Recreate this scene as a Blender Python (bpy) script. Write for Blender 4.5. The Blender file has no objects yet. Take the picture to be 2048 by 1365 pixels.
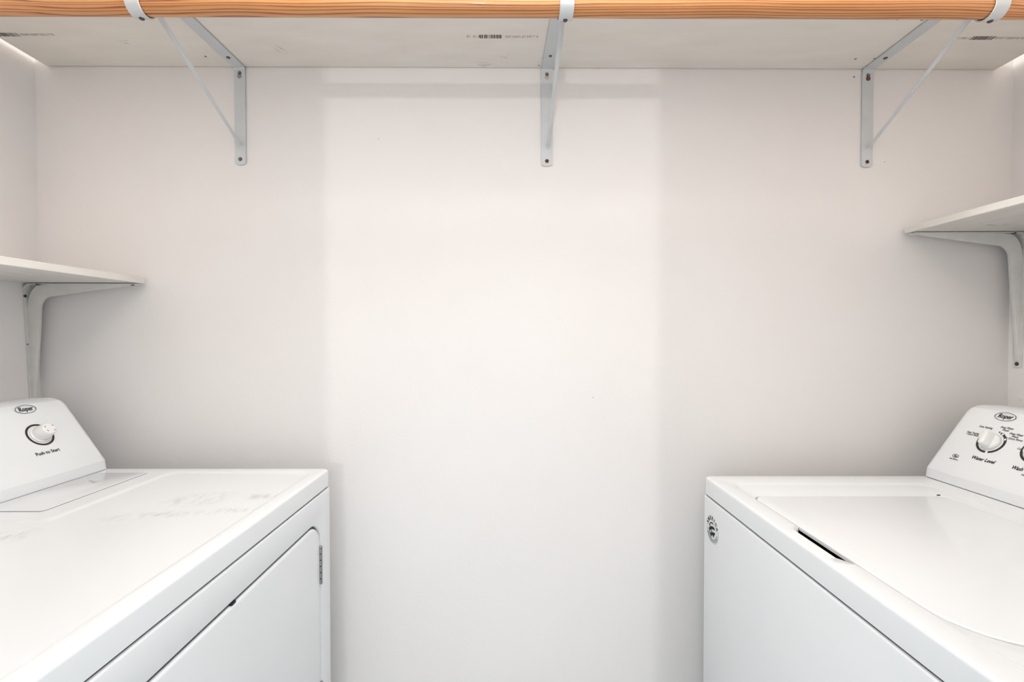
import bpy, bmesh, math, random
from mathutils import Vector, Matrix
random.seed(7)
S = bpy.context.scene
C = S.collection
H0 = 1.22                                   # camera height above the floor

# ---------------------------------------------------------------- camera
F = 920.0; VX, HY = 1021.0, 680.0           # focal length and horizon, pixels of a 2048x1365 frame
TILT = math.radians(0.9)
CYH = HY + F * math.tan(TILT)
cam = bpy.data.cameras.new('camera'); cam_o = bpy.data.objects.new('camera', cam); C.objects.link(cam_o)
cam.sensor_width = 36.0; cam.lens = 36.0 * F / 2048.0
cam.shift_x = (1024.0 - VX) / 2048.0
cam.shift_y = (CYH - 682.5) / 2048.0
cam.clip_start = 0.01
cam_o.location = (0, 0, H0); cam_o.rotation_euler = (math.pi / 2 - TILT, 0, 0)
S.camera = cam_o
S.view_settings.view_transform = 'Standard'; S.view_settings.look = 'None'
S.view_settings.gamma = 1.0; S.view_settings.use_curve_mapping = False
S.view_settings.exposure = 0.06

# ---------------------------------------------------------------- light
w = bpy.data.worlds.new('world'); S.world = w; w.use_nodes = True
bg = w.node_tree.nodes['Background']
bg.inputs[0].default_value = (0.84, 0.94, 1.0, 1); bg.inputs[1].default_value = 1.75

def area(name, loc, target, sx, sy, power, col, shape='RECTANGLE'):
    l = bpy.data.lights.new(name, 'AREA'); l.shape = shape; l.size = sx
    if shape in ('RECTANGLE', 'ELLIPSE'): l.size_y = sy
    l.energy = power; l.color = col
    o = bpy.data.objects.new(name, l); C.objects.link(o); o.location = loc
    d = Vector(target) - Vector(loc); o.rotation_euler = d.to_track_quat('-Z', 'Y').to_euler()
    return o
area('window_light', (-0.45, -6.0, 1.70), (-0.0, 1.1, 1.25), 0.15, 0.15, 46, (1.0, 0.97, 0.95))
pl = bpy.data.lights.new('closet_ceiling_light', 'POINT'); pl.shadow_soft_size = 0.13; pl.energy = 21.5; pl.color = (1.0, 0.955, 0.905)
plo = bpy.data.objects.new('closet_ceiling_light', pl); C.objects.link(plo); plo.location = (0.03, 0.62, 2.24)

# ---------------------------------------------------------------- materials
def mat(name, col, rough=0.5, metal=0.0, coat=0.0, spec=0.5):
    m = bpy.data.materials.new(name); m.use_nodes = True
    b = m.node_tree.nodes['Principled BSDF']
    b.inputs['Base Color'].default_value = (*col, 1); b.inputs['Roughness'].default_value = rough
    b.inputs['Metallic'].default_value = metal; b.inputs['Coat Weight'].default_value = coat
    b.inputs['Specular IOR Level'].default_value = spec
    return m
def nodes(m): return m.node_tree.nodes, m.node_tree.links, m.node_tree.nodes['Principled BSDF']
def vary(m, scale, c1, c2, lo=0.35, hi=0.65, stretch=(1, 1, 1), bump=0.0, bump_scale=300.0):
    n, l, b = nodes(m)
    tc = n.new('ShaderNodeTexCoord'); mp = n.new('ShaderNodeMapping'); mp.inputs['Scale'].default_value = stretch
    l.new(tc.outputs['Object'], mp.inputs['Vector'])
    nz = n.new('ShaderNodeTexNoise'); nz.inputs['Scale'].default_value = scale; nz.inputs['Detail'].default_value = 5
    l.new(mp.outputs[0], nz.inputs['Vector'])
    r = n.new('ShaderNodeValToRGB'); r.color_ramp.elements[0].position = lo; r.color_ramp.elements[1].position = hi
    r.color_ramp.elements[0].color = (*c1, 1); r.color_ramp.elements[1].color = (*c2, 1)
    l.new(nz.outputs[0], r.inputs[0]); l.new(r.outputs[0], b.inputs['Base Color'])
    if bump:
        n2 = n.new('ShaderNodeTexNoise'); n2.inputs['Scale'].default_value = bump_scale; n2.inputs['Detail'].default_value = 2
        l.new(tc.outputs['Object'], n2.inputs['Vector'])
        bp = n.new('ShaderNodeBump'); bp.inputs['Strength'].default_value = bump; bp.inputs['Distance'].default_value = 0.002
        l.new(n2.outputs[0], bp.inputs['Height']); l.new(bp.outputs[0], b.inputs['Normal'])
    return m
M = {}
M['wall'] = vary(mat('wall_paint', (.8, .76, .72), 0.6), 3.0, (.862, .828, .810), (.878, .849, .836), bump=.10, bump_scale=180)
M['ceiling'] = mat('ceiling_paint', (.88, .87, .85), .7)
M['floor'] = vary(mat('floor_vinyl', (.6, .58, .55), .35), 6, (.42, .42, .42), (.50, .50, .50))
M['shelf'] = vary(mat('shelf_paint', (.75, .71, .66), .5), 7, (.83, .785, .725), (.885, .845, .79), .3, .7, stretch=(1, 4, 4), bump=.08, bump_scale=120)
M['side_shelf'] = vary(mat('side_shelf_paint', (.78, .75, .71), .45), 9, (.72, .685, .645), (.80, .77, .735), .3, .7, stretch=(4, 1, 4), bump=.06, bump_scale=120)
M['bracket'] = vary(mat('bracket_enamel', (.6, .63, .65), .35), 20, (.615, .645, .66), (.66, .685, .70))
M['utility'] = vary(mat('utility_bracket_paint', (.72, .71, .69), .42), 25, (.70, .685, .66), (.76, .745, .72))
M['screw'] = mat('screw_steel', (.10, .09, .085), .45, .7)
M['slot'] = mat('screw_slot', (.30, .29, .27), .5, .3)
M['hole_pink'] = mat('paint_seen_through_hole', (.58, .45, .40), .7)
M['hole_shade'] = mat('shaded_hole', (.33, .31, .29), .7)  # grey disc paints the shade inside the left bracket's keyhole
M['rust'] = mat('screw_rust', (.20, .09, .045), .7, .2)
M['black'] = mat('black_hole', (.012, .011, .011), .8)
M['enamel'] = vary(mat('white_enamel', (.86, .87, .88), .22, coat=.25), 5, (.815, .840, .862), (.84, .862, .880))
M['plastic'] = vary(mat('white_console_plastic', (.84, .85, .86), .35), 6, (.805, .83, .85), (.835, .855, .87))
M['knob'] = mat('knob_plastic', (.86, .86, .85), .28)
M['ring'] = mat('ring_print', (.04, .028, .024), .5, spec=.3)
M['print'] = mat('black_print', (.012, .012, .013), .6, spec=.2)
M['greyprint'] = mat('grey_print', (.07, .065, .062), .6, spec=.2)
M['stamp'] = mat('stamp_ink', (.09, .075, .065), .7)
M['paleink'] = mat('pale_stamp_ink', (.42, .37, .33), .7)
M['scuff'] = mat('scuff', (.60, .55, .50), .8)
M['chrome'] = mat('hinge_steel', (.38, .37, .37), .25, 1.0)
M['dark'] = mat('gap_shade_and_feet', (.05, .05, .05), .7)  # shade in the seams painted dark; also colours the feet and hinge pin
M['seam'] = mat('grey_gap_shade', (.22, .22, .22), .7)  # grey painted in as the shaded line round the lint lid
M['sticker'] = mat('sticker_film', (.74, .76, .78), .3)
M['dirt'] = mat('dirt', (.30, .24, .19), .9)

def wood_material():
    m = mat('pine_wood', (.6, .3, .1), .30, coat=.35); n, l, b = nodes(m)
    tc = n.new('ShaderNodeTexCoord')
    low = n.new('ShaderNodeTexNoise'); low.inputs['Scale'].default_value = 1.0; low.inputs['Detail'].default_value = 2
    mp = n.new('ShaderNodeMapping'); mp.inputs['Scale'].default_value = (1.5, 3, 3)
    l.new(tc.outputs['Object'], mp.inputs[0]); l.new(mp.outputs[0], low.inputs['Vector'])
    sep = n.new('ShaderNodeSeparateXYZ'); l.new(tc.outputs['Object'], sep.inputs[0])
    def math_(op, a, bb):
        x = n.new('ShaderNodeMath'); x.operation = op
        for i, v in enumerate((a, bb)):
            if isinstance(v, (int, float)): x.inputs[i].default_value = v
            else: l.new(v, x.inputs[i])
        return x.outputs[0]
    wob = math_('MULTIPLY', low.outputs[0], 7.0)
    h = math_('ADD', math_('MULTIPLY', sep.outputs['Z'], 190.0), math_('MULTIPLY', sep.outputs['Y'], -140.0))
    fine = n.new('ShaderNodeTexNoise'); fine.inputs['Scale'].default_value = 1.0; fine.inputs['Detail'].default_value = 4
    mp2 = n.new('ShaderNodeMapping'); mp2.inputs['Scale'].default_value = (10, 300, 300)
    l.new(tc.outputs['Object'], mp2.inputs[0]); l.new(mp2.outputs[0], fine.inputs['Vector'])
    irr = n.new('ShaderNodeTexNoise'); irr.inputs['Scale'].default_value = 1.0; irr.inputs['Detail'].default_value = 1
    mp3 = n.new('ShaderNodeMapping'); mp3.inputs['Scale'].default_value = (.7, 70, 90)
    l.new(tc.outputs['Object'], mp3.inputs[0]); l.new(mp3.outputs[0], irr.inputs['Vector'])
    h = math_('ADD', h, math_('MULTIPLY', irr.outputs[0], 2.4))
    t = math_('ADD', math_('ADD', h, wob), math_('MULTIPLY', fine.outputs[0], 0.30))
    fr = math_('FRACT', t, 0)
    r = n.new('ShaderNodeValToRGB'); e = r.color_ramp.elements
    e[0].position = 0.0; e[0].color = (.60, .25, .080, 1)
    e[1].position = 1.0; e[1].color = (.60, .25, .080, 1)
    for pos, c in ((.18, (.68, .33, .125)), (.55, (.64, .28, .095)), (.76, (.50, .18, .052)), (.86, (.23, .055, .015)), (.92, (.30, .085, .025)), (.97, (.54, .20, .062))):
        x = e.new(pos); x.color = (*c, 1)
    l.new(fr, r.inputs[0]); l.new(r.outputs[0], b.inputs['Base Color'])
    return m
M['wood'] = wood_material()

def scuffed_enamel():
    m = mat('scuffed_enamel', (.86, .87, .88), .24, coat=.2); n, l, b = nodes(m)
    tc = n.new('ShaderNodeTexCoord')
    def blob(cx, cy, rx, ry, rot):
        mp = n.new('ShaderNodeMapping'); mp.vector_type = 'TEXTURE'
        mp.inputs['Location'].default_value = (cx, cy, 0); mp.inputs['Rotation'].default_value = (0, 0, rot)
        mp.inputs['Scale'].default_value = (rx, ry, 1000)
        l.new(tc.outputs['Object'], mp.inputs[0])
        g = n.new('ShaderNodeTexGradient'); g.gradient_type = 'SPHERICAL'; l.new(mp.outputs[0], g.inputs[0])
        return g.outputs[1]
    prev = None
    for a in SCUFFS:
        g = blob(*a)
        if prev is None: prev = g
        else:
            x = n.new('ShaderNodeMath'); x.operation = 'MAXIMUM'; l.new(prev, x.inputs[0]); l.new(g, x.inputs[1]); prev = x.outputs[0]
    nz = n.new('ShaderNodeTexNoise'); nz.inputs['Scale'].default_value = 1; nz.inputs['Detail'].default_value = 8; nz.inputs['Roughness'].default_value = .7
    mp = n.new('ShaderNodeMapping'); mp.inputs['Scale'].default_value = (90, 30, 30); mp.inputs['Rotation'].default_value = (0, 0, .5)
    l.new(tc.outputs['Object'], mp.inputs[0]); l.new(mp.outputs[0], nz.inputs['Vector'])
    rr = n.new('ShaderNodeMapRange'); rr.inputs[1].default_value = .46; rr.inputs[2].default_value = .80
    l.new(nz.outputs[0], rr.inputs[0])
    mu = n.new('ShaderNodeMath'); mu.operation = 'MULTIPLY'; l.new(prev, mu.inputs[0]); l.new(rr.outputs[0], mu.inputs[1])
    mx = n.new('ShaderNodeMix'); mx.data_type = 'RGBA'
    mx.inputs[6].default_value = (.83, .852, .872, 1); mx.inputs[7].default_value = (.30, .27, .22, 1)
    l.new(mu.outputs[0], mx.inputs[0]); l.new(mx.outputs[2], b.inputs['Base Color'])
    return m

# ---------------------------------------------------------------- mesh helpers
ORG = {}
def finish(o, angle=35):
    me = o.data
    for p in me.polygons: p.use_smooth = True
    me.set_sharp_from_angle(angle=math.radians(angle))
def obj(name, bm, m, parent=None, local=False, angle=35):
    """one mesh object; vertices are in world space unless local=True"""
    bmesh.ops.remove_doubles(bm, verts=bm.verts, dist=1e-6)
    bmesh.ops.recalc_face_normals(bm, faces=bm.faces)
    if parent is not None and not local:
        o_ = ORG[parent.name]; bmesh.ops.translate(bm, verts=bm.verts, vec=-o_)
    me = bpy.data.meshes.new(name); bm.to_mesh(me); bm.free()
    mats = m if isinstance(m, (list, tuple)) else [m]
    for x in mats: me.materials.append(x)
    o = bpy.data.objects.new(name, me); C.objects.link(o)
    if parent is not None:
        o.parent = parent; ORG[o.name] = ORG[parent.name].copy()
    finish(o, angle)
    return o
def thing(name, label, cat, loc, rot=(0, 0, 0), group=None):
    o = bpy.data.objects.new(name, None); C.objects.link(o); o.location = loc; o.rotation_euler = rot
    o.empty_display_size = .05; o['label'] = label; o['category'] = cat
    if group: o['group'] = group
    ORG[o.name] = Vector(loc)
    return o
def struct(name, bm, m):
    o = obj(name, bm, m); o['kind'] = 'structure'; ORG[o.name] = Vector((0, 0, 0)); return o
def centre(o):
    """top-level mesh: move the origin to the mesh centre"""
    vs = [v.co for v in o.data.vertices]
    c = Vector([(min(v[i] for v in vs) + max(v[i] for v in vs)) / 2 for i in range(3)])
    o.data.transform(Matrix.Translation(-c)); o.location = c; ORG[o.name] = c
def box(bm, x0, x1, y0, y1, z0, z1, bev=0.0, seg=2):
    r = bmesh.ops.create_cube(bm, size=1.0)
    vs = r['verts']
    for v in vs:
        v.co = Vector(((x0 + x1) / 2 + v.co.x * (x1 - x0), (y0 + y1) / 2 + v.co.y * (y1 - y0), (z0 + z1) / 2 + v.co.z * (z1 - z0)))
    if bev:
        es = list({e for v in vs for e in v.link_edges})
        bmesh.ops.bevel(bm, geom=es, offset=bev, segments=seg, profile=0.5, affect='EDGES', clamp_overlap=True)
def loft(bm, loops, cap0=False, cap1=True, closed=True):
    rows = [[bm.verts.new(p) for p in lp] for lp in loops]
    n = len(rows[0])
    for a, b in zip(rows, rows[1:]):
        for i in range(n if closed else n - 1):
            j = (i + 1) % n
            try: bm.faces.new((a[i], a[j], b[j], b[i]))
            except ValueError: pass
    if cap0: bm.faces.new(rows[0])
    if cap1: bm.faces.new(rows[-1])
    return rows
def round_poly(pts, rad, seg=6):
    out = []; n = len(pts)
    for i in range(n):
        p = Vector(pts[i]); a = Vector(pts[i - 1]); b = Vector(pts[(i + 1) % n])
        r = rad[i] if isinstance(rad, (list, tuple)) else rad
        da = (a - p).normalized(); db = (b - p).normalized()
        cr = abs(da.x * db.y - da.y * db.x)
        if cr < 1e-3:
            for k in range(seg + 1):
                t = k / seg; out.append(p + da * (r * (1 - 2 * t)) if t < .5 else p + db * (r * (2 * t - 1)))
            continue
        ang = math.acos(max(-1, min(1, da.dot(db)))); d = r / math.tan(ang / 2)
        cen = p + (da + db).normalized() * (r / math.sin(ang / 2))
        v0 = p + da * d - cen; v1 = p + db * d - cen
        a0 = math.atan2(v0.y, v0.x); a1 = math.atan2(v1.y, v1.x); da_ = (a1 - a0 + math.pi) % (2 * math.pi) - math.pi
        for k in range(seg + 1):
            t = a0 + da_ * k / seg; out.append(cen + Vector((math.cos(t), math.sin(t))) * r)
    return out
def prism(bm, pts2, f, d0, d1):
    """extrude a 2D outline; f(u, v, d) gives the 3D point"""
    loft(bm, [[f(p[0], p[1], d0) for p in pts2], [f(p[0], p[1], d1) for p in pts2]], True, True)
def lathe(bm, prof, mtx, n=32):
    loops = [[mtx @ Vector((r * math.cos(2 * math.pi * k / n), r * math.sin(2 * math.pi * k / n), h)) for k in range(n)] for r, h in prof]
    loft(bm, loops, True, True)
def frame(o, right, up, nrm):
    m = Matrix.Identity(4)
    for i, v in enumerate((right, up, nrm)):
        for j in range(3): m[j][i] = v[j]
    m.translation = Vector(o); return m
def text_into(bm, s, mtx, size, align='CENTER', bold=0.0, shear=0.0, sx=1.0, width=None, thick=.00015):
    cu = bpy.data.curves.new('lettering', 'FONT'); cu.body = s; cu.size = size; cu.align_x = align; cu.align_y = 'CENTER'
    cu.shear = shear; cu.offset = bold; cu.extrude = thick; cu.resolution_u = 3
    o = bpy.data.objects.new('lettering', cu); C.objects.link(o)
    dg = bpy.context.evaluated_depsgraph_get(); dg.update()
    me = bpy.data.meshes.new_from_object(o.evaluated_get(dg))
    if width:
        xs = [v.co.x for v in me.vertices]; sx = width / (max(xs) - min(xs))
    me.transform(mtx @ Matrix.Diagonal((sx, 1, 1, 1)))
    bm.from_mesh(me)
    bpy.data.objects.remove(o); bpy.data.curves.remove(cu); bpy.data.meshes.remove(me)
def ring_into(bm, mtx, rx, ry, t, a0=0, a1=360, n=48, h=.0003):
    full = abs(a1 - a0) >= 360; k = n if full else n
    def lp(off, z): return [mtx @ Vector(((rx + off) * math.cos(math.radians(a0 + (a1 - a0) * i / (n if full else n - 1))), (ry + off) * math.sin(math.radians(a0 + (a1 - a0) * i / (n if full else n - 1))), z)) for i in range(n)]
    L = [lp(-t / 2, -h), lp(-t / 2, h), lp(t / 2, h), lp(t / 2, -h), lp(-t / 2, -h)]
    loft(bm, L, False, False, closed=full)
def ray(px, py):
    u = (px - VX) / F; v = (CYH - py) / F; c, s = math.cos(TILT), math.sin(TILT)
    return Vector((u, c + v * s, -s + v * c))
def at(px, py, X=None, Y=None, Z=None):
    """photo pixel -> world point on the plane X=, Y= or Z= (Z above the floor)"""
    d = ray(px, py)
    k = Y / d.y if Y is not None else X / d.x if X is not None else (Z - H0) / d.z
    p = d * k; p.z += H0; return p

# ================================================================ the setting
XL, XR, YB, YF, ZT = -1.157, 1.2235, 1.13, 0.10, 2.44
bm = bmesh.new(); box(bm, XL - .1, XR + .1, YB, YB + .1, 0, ZT); struct('wall_back', bm, M['wall'])
bm = bmesh.new(); box(bm, XL - .1, XL, YF - .0, YB, 0, ZT); struct('wall_left', bm, M['wall'])
bm = bmesh.new(); box(bm, XR, XR + .1, YF - .0, YB, 0, ZT); struct('wall_right', bm, M['wall'])
bm = bmesh.new(); box(bm, -3.0, 3.0, -6.5, YB + .1, -.05, 0); struct('floor', bm, M['floor'])
bm = bmesh.new(); box(bm, XL - .1, XR + .1, YF - .1, YB + .1, ZT, ZT + .05); struct('ceiling', bm, M['ceiling'])
DL, DR, DH = -0.452, 0.245, 2.03
bm = bmesh.new()
box(bm, XL - .1, DL, YF - .1, YF, 0, ZT); box(bm, DR, XR + .1, YF - .1, YF, 0, ZT); box(bm, DL, DR, YF - .1, YF, DH, ZT)
struct('wall_front', bm, M['wall'])
# ---- little marks on the walls
def dot(bm, p, nrm, r, n=10):
    q = Vector(nrm).to_track_quat('Z', 'Y').to_matrix().to_4x4(); q.translation = Vector(p)
    lathe(bm, [(r, -.0002), (r, .0004), (r * .5, .0006)], q, n)
wb = bpy.data.objects['wall_back']
for px, py, r in ((1708, 154, .0022), (1769, 324, .0011), (757, 278, .001), (1186, 796, .001)):
    bm = bmesh.new(); dot(bm, at(px, py, Y=YB), (0, -1, 0), r); obj('nail_hole', bm, M['dirt'], wb)
bm = bmesh.new()
p = at(2040, 797, X=XR); lathe(bm, [(.006, 0), (.0055, .0007), (.004, .0012), (.0015, .0013)], frame(p, (0, 1, 0), (0, 0, 1), (-1, 0, 0)), 16)
obj('plaster_bump', bm, M['wall'], bpy.data.objects['wall_right'])

# ================================================================ top shelf, rod, brackets
XS0, XS1 = -1.127, 1.180
def shelf_z(x): return H0 + .6655 + (x - XS0) / (XS1 - XS0) * (.657 - .6655)     # underside
YS0, YS1 = .825, 1.1285
sh = bm = bmesh.new()
box(bm, XS0, XS1, YS0, YS1, 0, .019, .0012, 1)
for v in bm.verts: v.co.z += shelf_z(v.co.x)
shelf = obj('closet_shelf', bm, M['shelf']); centre(shelf)
shelf['label'] = 'long cream painted closet shelf across the top of the photo, carrying a wooden rod'; shelf['category'] = 'shelf'
def under(px, py):
    p = at(px, py, Z=H0 + .661); z = shelf_z(p.x); p = at(px, py, Z=z); return p
def stamp(x0, x1, py, spans):
    dark = bmesh.new()
    def bar(b, xa, xb, ya, yb, sk=0):
        z = shelf_z(xa) + .0001
        vs = [(xa, ya), (xb, ya), (xb + sk, yb), (xa + sk, yb)]
        prism(b, vs, lambda u, v, d: Vector((u, v, z + d)), -.0004, 0)
    for kind, a, b_ in spans:
        pale = bmesh.new()
        pa = under(a, py); pb = under(b_, py); x = pa.x; y = pa.y; h = .0115
        while x < pb.x:
            if kind == 'bars':
                wd = random.choice((.0009, .0014, .0022, .003)); bar(dark, x, x + wd, y - h / 2, y + h / 2); x += wd + random.choice((.0009, .0014, .0024))
            else:
                wd = .0042; g = random.random(); t = .0008
                bar(pale, x, x + t, y - .0034, y + .0034)
                if g < .4: bar(pale, x, x + wd - .0012, y + .0026, y + .0034)
                if g > .55: bar(pale, x, x + wd - .001, y - .0034, y - .0026)
                if .15 < g < .75: bar(pale, x + wd - .002, x + wd - .001, y - .0034, y + .0034)
                if .2 < g < .8: bar(pale, x, x + wd - .0015, y - .0005, y + .0005)
                x += wd + (.001 if random.random() < .93 else .004)
        if len(pale.verts): obj('stamp_lettering', pale, M['paleink'], shelf)
        else: pale.free()
    obj('barcode_stamp', dark, M['stamp'], shelf)
stamp(0, 0, 69, (('bars', -30, 36), ('text', 42, 104)))
stamp(0, 0, 73, (('text', 934, 956), ('bars', 959, 1003), ('text', 1011, 1074)))
stamp(0, 0, 76, (('text', 1914, 1940), ('bars', 1943, 1986), ('text', 1991, 2075)))
for px, py, r in ((411, 113, .0028), (316, 34, .003), (1094, 35, .0026), (1078, 131, .002), (1087, 117, .002), (1796, 38, .003), (1845, 39, .0036), (1711, 118, .0028), (1749, 117, .0022)):
    bm = bmesh.new(); dot(bm, under(px, py), (0, 0, -1), r); obj('nail_hole', bm, M['dirt'], shelf)
# faint scuffs on the underside
for px, py, L, a in ((255, 86, .02, .1), (560, 99, .03, .9), (975, 128, .045, .1), (960, 135, .03, .3), (1190, 137, .02, 0), (1010, 112, .02, .8)):
    p = under(px, py); bm = bmesh.new()
    for k in range(4):
        q = p + Vector((random.uniform(-.012, .012), random.uniform(-.008, .008), 0)); l_ = L * random.uniform(.3, .8); t = .0006
        dx, dy = math.cos(a), math.sin(a)
        pts = [(q.x - dx * l_ / 2, q.y - dy * l_ / 2), (q.x + t, q.y - t), (q.x + dx * l_ / 2, q.y + dy * l_ / 2), (q.x - t, q.y + t)]
        z = shelf_z(q.x); prism(bm, pts, lambda u, v, d: Vector((u, v, z + d)), -.0002, .0002)
    obj('scuff_mark', bm, M['scuff'], shelf)

RR = .017
def rod_z(x): return H0 + .6045 + (x + 1.0) / 2.0 * (-.0064)
bm = bmesh.new()
xs = [XL + .001 + (XR - XL - .002) * i / 40 for i in range(41)]
loft(bm, [[Vector((x, .84 + RR * math.cos(a), rod_z(x) + RR * math.sin(a))) for a in [2 * math.pi * k / 36 for k in range(36)]] for x in xs], True, True)
rod = obj('closet_rod', bm, M['wood']); centre(rod)
rod['label'] = 'round varnished pine closet rod with dark grain running along under the top shelf'; rod['category'] = 'rod'

def screw_bm(p, nrm, r=.0045, flat=False):
    bm = bmesh.new(); q = Vector(nrm).to_track_quat('Z', 'Y').to_matrix().to_4x4(); q.translation = Vector(p)
    lathe(bm, [(r, -.001), (r, .0006), (r * .8, .0016), (r * .35, .002)], q, 14)
    return bm
def slot_bm(p, nrm, r):
    bm = bmesh.new(); q = Vector(nrm).to_track_quat('Z', 'Y').to_matrix().to_4x4(); q.translation = Vector(p)
    for wx, wy in ((r * .75, r * .14), (r * .14, r * .75)):
        loft(bm, [[q @ Vector((sx * wx, sy * wy, z)) for sx, sy in ((-1, -1), (1, -1), (1, 1), (-1, 1))] for z in (.0012, .00225)], True, True)
    return bm
def ribbon(bm, path, widths, thick, xoff=None):
    """flat strip along a path in the local YZ plane, width along X"""
    n = len(path); loops = []
    for i, (y, z) in enumerate(path):
        a = Vector(path[max(0, i - 1)]); b = Vector(path[min(n - 1, i + 1)]); d = (b - a).normalized(); nn = Vector((-d.y, d.x))
        w_ = widths[i] / 2; t = thick / 2; x0 = xoff[i] if xoff else 0
        loops.append([Vector((x0 + sx * w_, y + nn.x * s_ * t, z + nn.y * s_ * t)) for sx, s_ in ((-1, -1), (1, -1), (1, 1), (-1, 1))])
    loft(bm, loops, True, True)
def closet_bracket(x, yaw, label, screws, top_dark=None):
    z0 = shelf_z(x); top_dark = top_dark or M['rust']
    t = thing('shelf_bracket', label, 'bracket', (x, YB, z0), (0, 0, yaw), 'grey shelf and rod brackets under the top shelf')
    ORG[t.name] = Vector((0, 0, 0))
    W = .0135
    bm = bmesh.new()                         # wall leg with a rounded foot
    L = .238
    foot = [(W * math.sin(a), -L + W * .45 - W * .45 * math.cos(a) - 0) for a in [math.pi / 2 * k / 6 for k in range(-6, 7)]]
    pts = [(-W, -.004), *[(fx, fz) for fx, fz in foot], (W, -.004)]
    prism(bm, pts, lambda u, v, d: Vector((u, d, v)), -.0036, -.0014)
    obj('wall_leg', bm, M['bracket'], t, True)
    bm = bmesh.new()                         # arm under the shelf, bent down into the wall leg
    ribbon(bm, [(-.0025, -.010), (-.0026, -.006), (-.0045, -.0032), (-.008, -.0026), (-.10, -.0026), (-.262, -.0026), (-.268, -.0028)], [W * 2] * 7, .0024)
    arm = obj('shelf_arm', bm, M['bracket'], t, True)
    bm = bmesh.new()                         # rod hook: down behind the rod, under it and up its front
    rr = RR + .0028; cy, cz = -.29, rod_z(x) - z0
    path = [(-.2665, -.004), (cy + rr, cz + .018), (cy + rr, cz + .006)]
    for k in range(0, 13):
        a = -math.pi * k / 12; path.append((cy + rr * math.cos(a), cz + rr * math.sin(a)))
    path += [(cy - rr, cz + .006), (cy - rr - .001, cz + .016), (cy - rr - .003, cz + .021)]
    ribbon(bm, path, [.025] * len(path), .0022)
    hook = obj('rod_hook', bm, M['bracket'], t, True)
    bm = bmesh.new()                         # diagonal brace, a half-round channel
    p0 = Vector((.002, -.0035, -.192)); p1 = Vector((.001, -.2655, cz + .022))
    d = (p1 - p0).normalized(); sdir = Vector((1, 0, 0)); up = d.cross(sdir).normalized()
    loops = []
    for f_, wd in ((0, .0026), (.015, .0036), (.08, .0037), (.55, .0042), (.92, .0056), (1.0, .010)):
        c = p0.lerp(p1, f_); loops.append([c + sdir * (wd * math.cos(a)) - up * (.0042 * math.sin(a) if math.sin(a) > 0 else .0022 * math.sin(a)) for a in [2 * math.pi * k / 12 for k in range(12)]])
    loft(bm, loops, True, True)
    lathe(bm, [(.005, 0), (.0048, .0015), (.002, .0025)], frame((.002, -.0036, -.193), (1, 0, 0), (0, 0, 1), (0, -1, 0)), 14)
    obj('brace', bm, M['bracket'], t, True)
    bm = bmesh.new()                         # keyhole slot
    for r, zz in ((.0042, -.017), (.0056, -.024)): lathe(bm, [(r, 0), (r, .0003)], frame((0, -.0036, zz), (1, 0, 0), (0, 0, 1), (0, -1, 0)), 16)
    obj('keyhole', bm, top_dark, t, True)
    for kind, p, nrm, r in screws:
        par = hook if kind == 'hook' else t
        if kind == 'hook': p = (p[0], cy + p[1], cz - rr - .001)
        rust = kind == 'rust'
        s_ = obj('screw', screw_bm(p, nrm, r), M['rust'] if rust else M['screw'], par, True)
        sl = obj('slot', slot_bm(p, nrm, r), M['black'] if rust else M['slot'], s_, True) if par is t else None
    return t
closet_bracket(-.6575, math.radians(-2.2), 'grey shelf bracket holding the rod, leftmost of the three under the top shelf',
    [('arm', (0, -.045, -.0038), (0, 0, -1), .0045), ('arm', (0, -.188, -.0038), (0, 0, -1), .0045), ('foot', (0, -.0036, -.224), (0, -1, 0), .0048), ('key', (.0005, -.0036, -.0165), (0, -1, 0), .0042), ('hook', (0, .003), (0, 0, -1), .0045)], M['hole_shade'])
closet_bracket(.0885, math.radians(2.2), 'grey shelf bracket holding the rod, middle one with a rusty bottom screw',
    [('arm', (.002, -.055, -.0038), (0, 0, -1), .0036), ('arm', (.001, -.192, -.0038), (0, 0, -1), .0045), ('rust', (0, -.0036, -.226), (0, -1, 0), .0048), ('key', (0, -.0036, -.0165), (0, -1, 0), .0042), ('hook', (0, .004), (0, 0, -1), .0042)], M['hole_pink'])
closet_bracket(.868, math.radians(.3), 'grey shelf bracket holding the rod, rightmost of the three near the white right wall',
    [('arm', (.002, -.052, -.0038), (0, 0, -1), .0045), ('arm', (0, -.190, -.0038), (0, 0, -1), .0050), ('rust', (0, -.0036, -.225), (0, -1, 0), .0046), ('key', (0, -.0036, -.0165), (0, -1, 0), .0046), ('hook', (0, .003), (0, 0, -1), .0045)])

# ================================================================ small side shelves
def side_shelf(xa, xb, zb, label, tilt):
    o = None; bm = bmesh.new()
    box(bm, min(xa, xb), max(xa, xb), .36, 1.118, 0, .0152, .0012, 1)
    for v in bm.verts: v.co.z += zb + (v.co.y - 1.118) * tilt
    o = obj('side_shelf', bm, M['side_shelf']); centre(o)
    o['label'] = label; o['category'] = 'shelf'
    return o
ZL, ZRS = H0 + .1358, H0 + .2572
ls = side_shelf(XL + .001, -.8865, ZL, 'small cream wall shelf on the left wall above the dryer', .016)
rs = side_shelf(.9527, XR - .001, ZRS, 'small cream wall shelf on the right wall above the washer', .012)
bm = bmesh.new()
p = at(1992, 449, Z=ZRS)
for k in range(7):
    q = p + Vector((random.uniform(-.02, .02), random.uniform(-.008, .008), 0)); l_ = random.uniform(.006, .016)
    zq = ZRS + (q.y - 1.118) * .012
    prism(bm, [(q.x - l_, q.y - .001), (q.x, q.y - .0014), (q.x + l_, q.y + .001), (q.x, q.y + .0012)], lambda u, v, d: Vector((u, v, zq + d)), -.0002, .0002)
obj('scuff_mark', bm, M['scuff'], rs)

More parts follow.
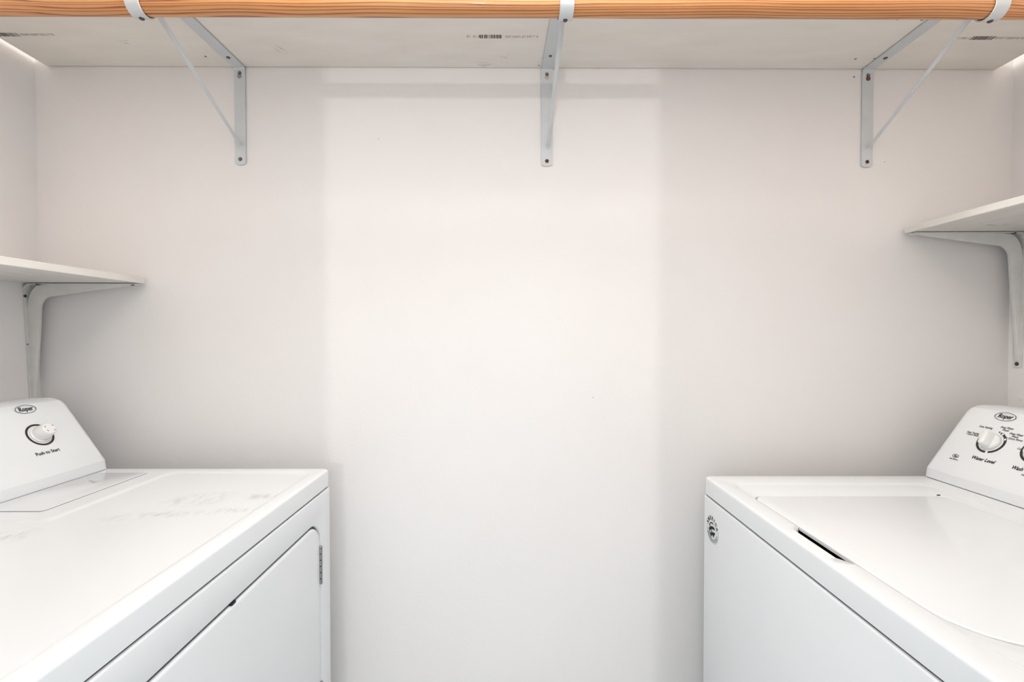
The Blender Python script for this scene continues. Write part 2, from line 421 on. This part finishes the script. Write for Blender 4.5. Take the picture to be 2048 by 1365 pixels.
def utility_bracket(xw, zs, sgn, lean, label, screws):
    yb = 1.1055
    t = thing('utility_bracket', label, 'bracket', (xw, yb, zs - .0014), (lean, 0, 0), 'pressed steel brackets under the small side shelves')
    ORG[t.name] = Vector((0, 0, 0)); LA, LL = .262, .323
    bm = bmesh.new()                          # flat flanges bent round the corner
    def strip(path, hw, th):
        n = len(path); lp = []
        for i, (u, v) in enumerate(path):
            a = Vector(path[max(0, i - 1)]); b = Vector(path[min(n - 1, i + 1)]); d = (b - a).normalized(); nn = Vector((-d.y, d.x))
            lp.append([Vector((sgn * (u + nn.x * s_ * th / 2), y_, v + nn.y * s_ * th / 2)) for y_, s_ in ((-hw[i], -1), (hw[i], -1), (hw[i], 1), (-hw[i], 1))])
        loft(bm, lp, True, True)
    path = [(.0012, -LL), (.0012, -LL + .006), (.0012, -.02)] + [(.0012 + .016 - .016 * math.cos(a), -.0014 - .016 + .016 * math.sin(a)) for a in [math.pi / 2 * k / 6 for k in range(7)]] + [(LA - .008, -.0014), (LA, -.0014)]
    strip(path, [.009, .0105] + [.0140] * (len(path) - 4) + [.0105, .009], .002)
    fl = obj('flange', bm, M['utility'], t, True)
    # raised rib, tapering to both ends, with a curved inner corner
    R = .030; A, B = .034, .036
    inner = [(.004, -LL + .016)]
    for k in range(1, 8):
        f_ = k / 8; inner.append((.004 + (A - .006 - .004) * f_, -LL + .016 + (LL - .016 - B - R) * f_))
    cx, cz = A + R - .004, -(B + R - .004)
    for k in range(9):
        a = math.pi - math.pi / 2 * k / 8; inner.append((cx + R * math.cos(a) - .002, cz + R * math.sin(a) + .002))
    for k in range(1, 9):
        f_ = k / 8; inner.append((cx + (LA - .012 - cx) * f_, (cz + R + .002) + (-.004 - (cz + R + .002)) * f_))
    bm = bmesh.new()
    def base(p):
        u, v = p                              # the point of the flange this rib point rises from
        k = u / (u - v + 1e-6)
        if k < .35: return (.0022, v)
        if k > .65: return (u, -.0024)
        return (.0022 + max(0, u - .0022) * (k - .35) / .3 * .6, v + (-.0024 - v) * (k - .35) / .3)
    loops = []
    for p in inner:
        b = base(p)
        m1 = (p[0] * .88 + b[0] * .12, p[1] * .88 + b[1] * .12)
        prof = [(b, -.0065), (m1, -.0048), (p, -.0030), (p, .0030), (m1, .0048), (b, .0065)]
        loops.append([Vector((sgn * q[0], y_, q[1])) for q, y_ in prof])
    loft(bm, loops, True, True)
    obj('rib', bm, M['utility'], t, True, angle=50)
    for u, v, y_, r in screws:
        if u < .01: s_ = obj('screw', screw_bm((sgn * .0024, y_, v), (sgn, 0, 0), r), M['screw'], t, True)
        else: s_ = obj('screw', screw_bm((sgn * u, y_, -.0026), (0, 0, -1), r), M['screw'], t, True)
    return t
utility_bracket(XL, ZL, 1, math.radians(1.8), 'pale pressed steel bracket under the left side shelf, leg running down behind the dryer',
    [(0, -.030, -.0105, .0036), (.035, 0, -.0105, .0045), (.250, 0, 0, .0045), (0, -.145, -.0105, .0016)])
utility_bracket(XR, ZRS, -1, math.radians(0.6), 'pale pressed steel bracket under the right side shelf, leg ending above the washer',
    [(0, -.314, 0, .0046), (.030, 0, -.0105, .0045), (.243, 0, 0, .0045)])

# ================================================================ appliances
CONS = [(0, 0), (.0026, .0200), (.0045, .0238), (.010, .0315), (.03, .0602), (.06, .1033), (.086, .1405), (.094, .1505), (.102, .1572), (.112, .1612), (.125, .163), (.16, .1622), (.195, .158), (.2, .150), (.2, 0)]
def console(name, m, parent, x0, z0, sgn, ya, yb):
    """backsplash: profile in X-Z run along Y with rounded ends"""
    bm = bmesh.new(); loops = []; n = len(CONS)
    cen = Vector((.12, .02))
    r = .020
    steps = [math.pi / 2 * k / 7 for k in range(8)]
    def sect(ins, y):
        out = []
        for i, (u, v) in enumerate(CONS):
            p = Vector((u, v)); a = Vector(CONS[i - 1]) if i else p - Vector((0, .01)); b = Vector(CONS[(i + 1) % n]) if i < n - 1 else p - Vector((0, .01))
            d = (b - a).normalized(); nn = Vector((d.y, -d.x))          # inward
            q = p + nn * ins
            if i == 0: q = Vector((p.x + ins * .93, 0))
            if i == n - 1: q = Vector((p.x - ins, 0))
            out.append(Vector((x0 + sgn * q.x, y, z0 + max(0, q.y))))
        return out
    for a in steps: loops.append(sect(r * (1 - math.sin(a)), ya + r * (1 - math.cos(a)) * .9))
    for k in range(1, 6): loops.append(sect(0, ya + r + (yb - ya - 2 * r) * k / 6))
    for a in reversed(steps): loops.append(sect(r * (1 - math.sin(a)), yb - r * (1 - math.cos(a)) * .9))
    loft(bm, loops, True, True)
    return obj(name, bm, m, parent, angle=15)
def face_frame(x0, z0, sgn):
    """returns f(y, v, lift=0) -> matrix on the sloped console face"""
    v_ = Vector((sgn * .076, 0, .1095)).normalized(); nrm = Vector((-sgn * .1095, 0, .076)).normalized()
    right = Vector((0, -sgn, 0))
    o = Vector((x0 + sgn * .017, 0, z0 + .0417))
    return lambda y, v, lift=.0002: frame(o + Vector((0, y, 0)) + v_ * v + nrm * lift, right, v_, nrm)

def logo(fr, y, v, parent):
    bm = bmesh.new(); ring_into(bm, fr(y, v),   .0200, .0098, .0009, n=56)
    o = obj('logo_ring', bm, M['greyprint'], parent)
    bm = bmesh.new(); text_into(bm, 'Roper', fr(y, v + .0004), .0150, bold=.0001, shear=.16, width=.0285)
    obj('logo_lettering', bm, M['print'], parent)

# ---------------------------------------------------------------- washer
ZW = H0 - .3115; XW = .4438; WY0, WY1 = .351, 1.05; XWB = 1.135
washer = thing('washing_machine', 'white top-load washing machine on the right with a round sticker on its front', 'washing machine', (.79, .70, 0))
LIP = .0415
def deck_poly(x0, x1, y0, y1, nx, r, rn=.003, spread=0.0, rc=None):
    ys = (.632 - spread, .652 + spread, .748 - spread, .772 + spread)
    pts = [(x0, y0), (x0, ys[0]), (nx, ys[1]), (nx, ys[2]), (x0, ys[3]), (x0, y1), (x1, y1), (x1, y0)]
    # note: notch corners are listed along the front edge
    return round_poly(pts, [rc or r, rn, rn, rn, rn, r, r, r], 8)
def ring3(p2, z): return [Vector((p.x, p.y, z)) for p in p2]
bm = bmesh.new()
def o_(ins, r=.012): return deck_poly(XW + ins, XWB - ins, WY0 + ins, WY1 - ins, XW + ins, r)
loops = [ring3(o_(.012), ZW - LIP + .012), ring3(o_(.012), ZW - LIP + .0018), ring3(o_(.0015), ZW - LIP + .0018), ring3(o_(0), ZW - LIP + .003)]
for k in range(7):
    a = math.pi / 2 * k / 6; rr = .0055; loops.append(ring3(o_(rr * (1 - math.cos(a)), .012), ZW - rr + rr * math.sin(a)))
st = (.4815, .905, .398, .9945)          # edge of the shallow step
op = (.4865, .8735, .4600, .9245)        # lid opening
loops += [ring3(deck_poly(st[0] - .004, st[1] + .004, st[2] - .004, st[3] + .004, .4640, .030, rc=.08), ZW),
          ring3(deck_poly(st[0] - .0015, st[1] + .001, st[2] - .001, st[3] + .001, .4645, .027, rc=.08), ZW - .0008),
          ring3(deck_poly(st[0] + .001, st[1] - .004, st[2] + .004, st[3] - .004, .4650, .024, rc=.08), ZW - .0030),
          ring3(deck_poly(st[0] + .002, st[1] - .008, st[2] + .008, st[3] - .008, .4655, .022, rc=.08), ZW - .0036),
          ring3(deck_poly(op[0] - .002, op[1] + .002, op[2] - .002, op[3] + .002, .4660, .024, rc=.079), ZW - .0040),
          ring3(deck_poly(op[0], op[1], op[2], op[3], .4665, .022, rc=.077), ZW - .0052),
          ring3(deck_poly(op[0], op[1], op[2], op[3], .4665, .022, rc=.077), ZW - .036)]
loft(bm, loops, False, False)
obj('top_deck', bm, M['enamel'], washer, angle=50)
bm = bmesh.new(); box(bm, op[0] - .03, op[1] + .01, op[2] - .01, op[3] + .01, ZW - .0372, ZW - .0355); obj('tub_shade', bm, M['black'], washer)  # black plate stands in for the unlit space below the lid
bm = bmesh.new()                         # lid: rounded slab with a rolled front lip
def lp_(ins, r=.022): return round_poly([(op[0] + .0012 + ins, op[2] + .003 + ins), (op[0] + .0012 + ins, op[3] - .003 - ins), (op[1] - .003 - ins, op[3] - .003 - ins), (op[1] - .003 - ins, op[2] + .003 + ins)], [max(.004, q - ins) for q in (.075, .020, .030, .030)], 10)
loops = [ring3(lp_(.003), ZW - .0120), ring3(lp_(.0), ZW - .0105), ring3(lp_(0), ZW - .0060)]
for k in range(1, 6):
    a = math.pi / 2 * k / 5; loops.append(ring3(lp_(.003 * (1 - math.cos(a))), ZW - .0060 + .0027 * math.sin(a)))
loft(bm, loops, True, True)
lid = obj('lid', bm, M['enamel'], washer, angle=50)
bm = bmesh.new()                         # hinge pin at the far back corner of the lid
q = at(1877, 988, Z=ZW); box(bm, q.x - .0035, q.x + .0035, q.y - .0012, q.y + .001, ZW - .005, ZW - .0018, .0008, 1); obj('hinge_pin', bm, M['dark'], lid)
bm = bmesh.new()                         # cabinet
box(bm, XW, XWB, WY0, WY1, .025, ZW - LIP - .0016, .004, 3)
obj('cabinet', bm, M['enamel'], washer)
bm = bmesh.new(); box(bm, XW + .004, XWB - .01, WY0 + .004, WY1 - .004, ZW - LIP - .006, ZW - LIP + .006); obj('deck_gap_shade', bm, M['dark'], washer)  # dark core added so the deck seam looks shaded
for px_, py_ in ((.50, .41), (.50, .99), (1.08, .41), (1.08, .99)):
    bm = bmesh.new(); lathe(bm, [(.02, 0), (.022, .006), (.016, .01), (.01, .03)], Matrix.Translation((px_, py_, 0)), 16); obj('foot', bm, M['dark'], washer)
XCW = .9425
bm = bmesh.new(); box(bm, XCW + .006, XCW + .18, WY0 + .01, WY1 - .01, ZW - .001, ZW + .01); obj('console_gap_shade', bm, M['dark'], washer)  # dark filler paints the shadow gap under the washer console
con = console('console', M['plastic'], washer, XCW, ZW + .0018, 1, WY0, WY1 + .001)
fw = face_frame(XCW, ZW + .0018, 1)
logo(fw, .9587, .1302, con)
def dial(y, v, pointer):
    bm = bmesh.new(); ring_into(bm, fw(y, v), .0245, .0245, .0042, pointer + 128, pointer + 274, 40); ring_into(bm, fw(y, v), .0245, .0245, .0042, pointer - 74, pointer + 74, 40)
    obj('dial_ring', bm, M['ring'], con)
    bm = bmesh.new()
    for a in (62, 28):
        q = fw(y, v, .0003) @ Matrix.Translation((.0245 * math.cos(math.radians(a)), .0245 * math.sin(math.radians(a)), 0)); lathe(bm, [(.0024, 0), (.0024, .0004)], q, 14)
    obj('dial_dot', bm, M['knob'], con)
    bm = bmesh.new()
    for a in (62, 28):
        q = fw(y, v, .0004) @ Matrix.Translation((.0245 * math.cos(math.radians(a)), .0245 * math.sin(math.radians(a)), 0)); ring_into(bm, q, .0025, .0025, .0006, n=16)
    obj('dial_dot_outline', bm, M['print'], con)
    bm = bmesh.new(); f0 = fw(y, v, 0)
    lathe(bm, [(.0190, 0), (.0190, .003), (.0182, .0055), (.0165, .007), (.006, .0078)], f0, 40)
    k = obj('dial_knob', bm, M['knob'], con)
    bm = bmesh.new()                      # raised finger grip across the knob
    rot = f0 @ Matrix.Rotation(math.radians(pointer + 8), 4, 'Z')
    loops = []
    for h, hw, hl in ((.004, .0092, .0178), (.010, .0082, .0176), (.017, .0066, .0168), (.0205, .0056, .0158), (.022, .0040, .0140)):
        out = round_poly([(-hw, -hl), (hw, -hl), (hw, hl), (-hw, hl)], hw * .85, 5); loops.append([rot @ Vector((p.x, p.y, h)) for p in out])
    loft(bm, loops, True, True); obj('finger_grip', bm, M['knob'], k, angle=50)
dial(.9522, .0675, 0); dial(.868, .0675, 0)
for s_, y, v, wd, sz in (('Auto Sensing', .9798, .0985, .0275, .0068), ('Auto Sensing', .9965, .0800, .0262, .0066), ('+ Extra Rinse', .9955, .0752, .0262, .0066), ('Deep Water', .9415, .1054, .0245, .0066), ('Wash', .9415, .0996, .0120, .0066), ('Deep Water', .9185, .0948, .0250, .0066), ('Wash', .9185, .0892, .0120, .0066), ('+ Extra Rinse', .9170, .0838, .0300, .0066),
        ('Cold', .8965, .0659, .0105, .0066), ('Cool', .8920, .0860, .0105, .0066), ('Warm', .868, .1020, .0125, .0066), ('Hot', .845, .0860, .0085, .0066), ('All rinses are cold', .8500, .0150, .0365, .0060)):
    bm = bmesh.new(); text_into(bm, s_, fw(y, v), sz, width=wd, shear=.15); obj('dial_lettering', bm, M['greyprint'], con)
bm = bmesh.new()
text_into(bm, 'Water Level', fw(.9445, .0250), .0108, bold=.0002, width=.0460, shear=.22); obj('caption_lettering', bm, M['print'], con); bm = bmesh.new()
text_into(bm, 'Wash Temp', fw(.8690, .0250), .0108, bold=.0002, width=.0410, shear=.22); obj('caption_lettering', bm, M['print'], con); bm = bmesh.new()
for y, v in ((.9527, .0965),):
    q = fw(y - .0035, v - .004); prism(bm, [(-.0018, .0014), (.0018, .0018), (.0004, -.002)], lambda u, v_, d: q @ Vector((u, v_, d)), 0, .0003)
obj('pointer_mark', bm, M['print'], con)
bm = bmesh.new()                          # small oval mark with lower caption
ring_into(bm, fw(.9983, .0178), .0062, .0042, .0009, n=30); text_into(bm, 'he', fw(.9983, .0178), .0065, bold=.0003, shear=.2)
text_into(bm, 'high efficiency', fw(.9975, .0100), .0044, width=.0185)
obj('efficiency_mark', bm, M['greyprint'], con)

# round sticker on the washer front
def wf(dy, dz, lift=.0003): return frame((XW - lift, 1.0045 + dy, H0 - .4174 + dz), (0, -1, 0), (0, 0, 1), (-1, 0, 0))
bm = bmesh.new(); lathe(bm, [(.0305, 0), (.0305, .0003)], wf(0, 0, 0), 48); stk = obj('sticker', bm, M['sticker'], washer)
bm = bmesh.new()
for i, ch in enumerate('AMERICA'):
    a = math.radians(158 - i * 136 / 6); R = .0240
    q = wf(0, 0) @ Matrix.Translation((R * math.cos(a), R * math.sin(a), 0)) @ Matrix.Rotation(a - math.pi / 2, 4, 'Z')
    text_into(bm, ch, q, .0108, bold=.0005, sx=.92)
for a in (196, -16):
    q = wf(0, 0) @ Matrix.Translation((.024 * math.cos(math.radians(a)), .024 * math.sin(math.radians(a)), 0)); lathe(bm, [(.0012, 0), (.0012, .0003)], q, 8)
obj('sticker_lettering', bm, M['print'], stk)
bm = bmesh.new()                          # swooping bird emblem
q = wf(0, 0, .0004)
def emblem(pts, lift):
    out = []
    for cx, cy in pts:                    # outline of the printed bird, laid on the plane of the washer front
        p = at(1374 + cx / 20.08, 1026 + cy / 20.08, X=XW); out.append((p.y, p.z))
    prism(bm, round_poly(out, .0003, 2), lambda u, v, d: Vector((XW - d, u, v)), lift, lift + .0003)
emblem([(925, 410), (960, 372), (1010, 385), (1050, 430), (1072, 492), (1035, 462), (990, 422), (945, 420), (937, 470), (945, 545), (918, 525), (905, 460)], .0004)
emblem([(890, 610), (925, 552), (1000, 540), (1070, 580), (1115, 650), (1125, 722), (1080, 692), (1020, 662), (985, 678), (1002, 730), (1030, 792), (1100, 800), (1135, 850), (1115, 915), (1088, 930), (1085, 1000), (1060, 990), (1050, 925), (1010, 902), (990, 922), (1005, 978), (975, 955), (940, 850), (910, 760), (900, 680)], .0004)
obj('sticker_emblem', bm, M['print'], stk)
bm = bmesh.new(); emblem([(938, 690), (962, 682), (984, 740), (986, 802), (955, 790), (935, 740)], .0006); obj('emblem_gap', bm, M['sticker'], stk)  # opening in the printed bird, in the sticker's own colour
bm = bmesh.new()
ring_into(bm, wf(0, 0), .0292, .0292, .0005, n=60); obj('sticker_border', bm, mat('pale_grey_print', (.5, .5, .51), .6), stk); bm = bmesh.new()
for R in (.0215, .0240, .0265): ring_into(bm, wf(0, 0), R, R, .0008, 205, 335, 32)
obj('sticker_rings', bm, M['greyprint'], stk)

# ---------------------------------------------------------------- dryer
ZD = H0 - .2945; XD = -.4139; DY0, DY1 = .313, 1.05; XDB = -1.12
SCUFFS = []
OD = Vector((-.76, .68, 0))
for px, py, rx, ry, rot in ((400, 995, .075, .045, .3), (455, 1018, .07, .018, .2), (300, 1028, .09, .02, .2), (520, 990, .05, .02, 0), (10, 1070, .05, .035, .4)):
    p = at(px, py, Z=ZD) - OD; SCUFFS.append((p.x, p.y, rx, ry, rot))
dryer = thing('clothes_dryer', 'white clothes dryer on the left with a scuffed top and one start knob', 'dryer', OD)
LIPD = .0403
def dp(xa, xb, y0, y1, xm, ym, r, seg=8):
    """L-shaped outline: xa front, xb back, notch corner at (xm, ym)"""
    return round_poly([(xa, y0), (xa, y1), (xm, y1), (xm, ym), (xb, ym), (xb, y0)], [r, r, r, r * .5, r * .5, r], seg)
def do(ins, r=.012):
    xa, xb, y0, y1 = XD - ins, XDB + ins, DY0 + ins, DY1 - ins
    return round_poly([(xa, y0), (xa, y1), (xb, y1), (xb, .80), (xb, .70), (xb, y0)], [r, r, r, .01, .01, r], 8)
bm = bmesh.new()
loops = [ring3(do(.012), ZD - LIPD + .012), ring3(do(.012), ZD - LIPD + .0018), ring3(do(.0015), ZD - LIPD + .0018), ring3(do(0), ZD - LIPD + .003)]
for k in range(7):
    a = math.pi / 2 * k / 6; rr = .0055; loops.append(ring3(do(rr * (1 - math.cos(a))), ZD - rr + rr * math.sin(a)))
L_ = (-.4420, -.895, .345, 1.0235, -.7590, .7480)
loops += [ring3(dp(L_[0] + .003, L_[1] - .003, L_[2] - .003, L_[3] + .003, L_[4] - .003, L_[5] + .003, .026), ZD),
          ring3(dp(L_[0], L_[1], L_[2], L_[3], L_[4], L_[5], .026), ZD - .0006),
          ring3(dp(L_[0] - .004, L_[1] + .004, L_[2] + .004, L_[3] - .004, L_[4] + .004, L_[5] - .004, .026), ZD - .0030),
          ring3(dp(L_[0] - .008, L_[1] + .008, L_[2] + .008, L_[3] - .008, L_[4] + .008, L_[5] - .008, .026), ZD - .0036)]
loft(bm, loops, False, True)
obj('top_panel', bm, scuffed_enamel(), dryer, angle=50)
# lint screen lid beside the console
def lint(ins): return round_poly([(-.80 - ins, 1.010 - ins), (-.912, 1.010 - ins), (-.912, .782 + ins), (-.80 - ins, .782 + ins)], [.004, .002, .002, .008], 5)
bm = bmesh.new(); loft(bm, [ring3(lint(0), ZD - .0005), ring3(lint(0), ZD + .0006)], True, True); lg = obj('lint_lid_gap_shade', bm, M['seam'], dryer)  # slab below the lid, its grey edge painted as the gap's shade
bm = bmesh.new(); loft(bm, [ring3(lint(.0008), ZD), ring3(lint(.0008), ZD + .0012), ring3(lint(.0018), ZD + .0018)], True, True); ll = obj('lint_screen_lid', bm, M['enamel'], dryer)
bm = bmesh.new()
tri = [at(px, py, Z=ZD) for px, py in ((177, 963), (202, 965), (186, 970))]
loft(bm, [[Vector((p.x, p.y, ZD + .0016)) for p in tri], [Vector((p.x, p.y, ZD + .0021)) for p in tri]], True, True); obj('arrow_mark', bm, mat('arrow_grey', (.55, .56, .57), .5), ll)
# cabinet with a door pocket in its front
ZB = ZD - LIPD - .0016
PY0, PY1, PZ0, PZ1 = .3670, .9950, H0 - .95, H0 - .3915
def yz(y0, y1, z0, z1, r, x): return [Vector((x, p.x, p.y)) for p in round_poly([(y0, z0), (y1, z0), (y1, z1), (y0, z1)], r, 8)]
bm = bmesh.new()
loops = [yz(DY0, DY1, .025, ZB, .004, XDB), yz(DY0, DY1, .025, ZB, .004, XD - .004)]
for k in range(1, 5):
    a = math.pi / 2 * k / 4; i_ = .004 * (1 - math.cos(a)); loops.append(yz(DY0 + i_, DY1 - i_, .025 + i_, ZB - i_, .004, XD - .004 + .004 * math.sin(a)))
for ins, dx, r in ((-.004, 0, .052), (-.002, -.0006, .050), (-.0006, -.002, .0486), (0, -.0045, .048), (0, -.024, .048)):
    loops.append(yz(PY0 + ins, PY1 - ins, PZ0 + ins, PZ1 - ins, r, XD + dx))
loft(bm, loops, True, True)
obj('cabinet', bm, M['enamel'], dryer, angle=50)
bm = bmesh.new(); box(bm, XDB + .01, XD - .004, DY0 + .004, DY1 - .004, ZB - .006, ZB + .0075); obj('top_gap_shade', bm, M['dark'], dryer)  # dark core that paints the shade in the seam below the top
bm = bmesh.new(); loft(bm, [yz(PY0 + .0004, PY1 - .0004, PZ0 + .0004, PZ1 - .0004, .0478, XD - .0235), yz(PY0 + .0004, PY1 - .0004, PZ0 + .0004, PZ1 - .0004,   .0478, XD - .005)], True, True); obj('door_gap_shade', bm, M['dark'], dryer)  # dark slab behind the door, colours the gap around it as shade
bm = bmesh.new()
dy0, dy1, dz0, dz1 = PY0 + .002, PY1 - .0022, PZ0 + .002, PZ1 - .0042
loops = [yz(dy0, dy1, dz0, dz1, .046, XD - .022), yz(dy0, dy1, dz0, dz1, .046, XD - .0045)]
for k in range(1, 6):
    a = math.pi / 2 * k / 5; i_ = .0055 * (1 - math.cos(a)); loops.append(yz(dy0 + i_, dy1 - i_, dz0 + i_, dz1 - i_, .046 - i_, XD - .0045 + .0050 * math.sin(a)))
loft(bm, loops, True, True)
door = obj('door', bm, M['enamel'], dryer, angle=50)
bm = bmesh.new(); q = at(468, 1204, X=XD)
box(bm, XD - .012, XD + .0004, q.y - .0055, q.y + .0055, q.z - .0042, q.z + .0004, .0015, 2); obj('latch_notch_shade', bm, M['black'], door)  # black block painted in place of the finger cut's shaded recess
for z0, z1 in ((H0 - .532, H0 - .451), (H0 - .83, H0 - .749)):
    bm = bmesh.new(); n_ = 6; hh = (z1 - z0) / n_
    for k in range(n_):
        r0 = .0036; za = z0 + hh * k + .0006; zb_ = z0 + hh * (k + 1) - .0006
        lathe(bm, [(r0 * .6, za), (r0, za + .0008), (r0, zb_ - .0008), (r0 * .6, zb_)], Matrix.Translation((XD + .0014, .9930, 0)), 14)
    lathe(bm, [(.002, z0), (.002, z1)], Matrix.Translation((XD + .0014, .9930, 0)), 10)
    lathe(bm, [(.0034, z1 - .0005), (.0034, z1 + .0012), (.002, z1 + .003)], Matrix.Translation((XD + .0014, .9930, 0)), 14)
    obj('hinge', bm, M['chrome'], door)
for px_, py_ in ((-.47, .37), (-.47, .99), (-1.06, .37), (-1.06, .99)):
    bm = bmesh.new(); lathe(bm, [(.02, 0), (.022, .006), (.016, .01), (.01, .03)], Matrix.Translation((px_, py_, 0)), 16); obj('foot', bm, M['dark'], dryer)
XCD = -.9170
bm = bmesh.new(); box(bm, XCD - .18, XCD - .005, DY0 + .01, DY1 - .01, ZD - .001, ZD + .01); obj('console_gap_shade', bm, M['dark'], dryer)  # dark filler standing for the shade below the dryer console
con = console('console', M['plastic'], dryer, XCD, ZD + .0012, -1, DY0, DY1 + .001)
fd = face_frame(XCD, ZD + .0012, -1)
logo(fd, .9545, .1302, con)
bm = bmesh.new(); ring_into(bm, fd(.9477, .0672), .0238, .0238, .0038, n=60); obj('knob_ring', bm, M['ring'], con)
bm = bmesh.new(); lathe(bm, [(.0185, 0), (.0185, .0022), (.0175, .0030), (.0165, .0034), (.0163, .004), (.0158, .010), (.0138, .0225), (.0128, .0245), (.0115, .0254), (.0085, .0256)], fd(.9477, .0672, 0), 40)
kn = obj('start_knob', bm, M['knob'], con)
bm = bmesh.new(); q = fd(.9477, .0672, .0256)
for a in (20, 140, 205, 300): 
    ring_into(bm, q, .0090, .0090, .0010, a, a + 22, 8)
obj('knob_marks', bm, M['greyprint'], kn)
bm = bmesh.new(); text_into(bm, 'Push to Start', fd(.9400, .0258), .0100, bold=.00016, width=.0480); obj('caption_lettering', bm, M['print'], con)

for o in list(bpy.data.objects):
    if o.type == 'MESH' and o.parent is None and 'label' not in o and 'kind' not in o: print('UNTAGGED', o.name)
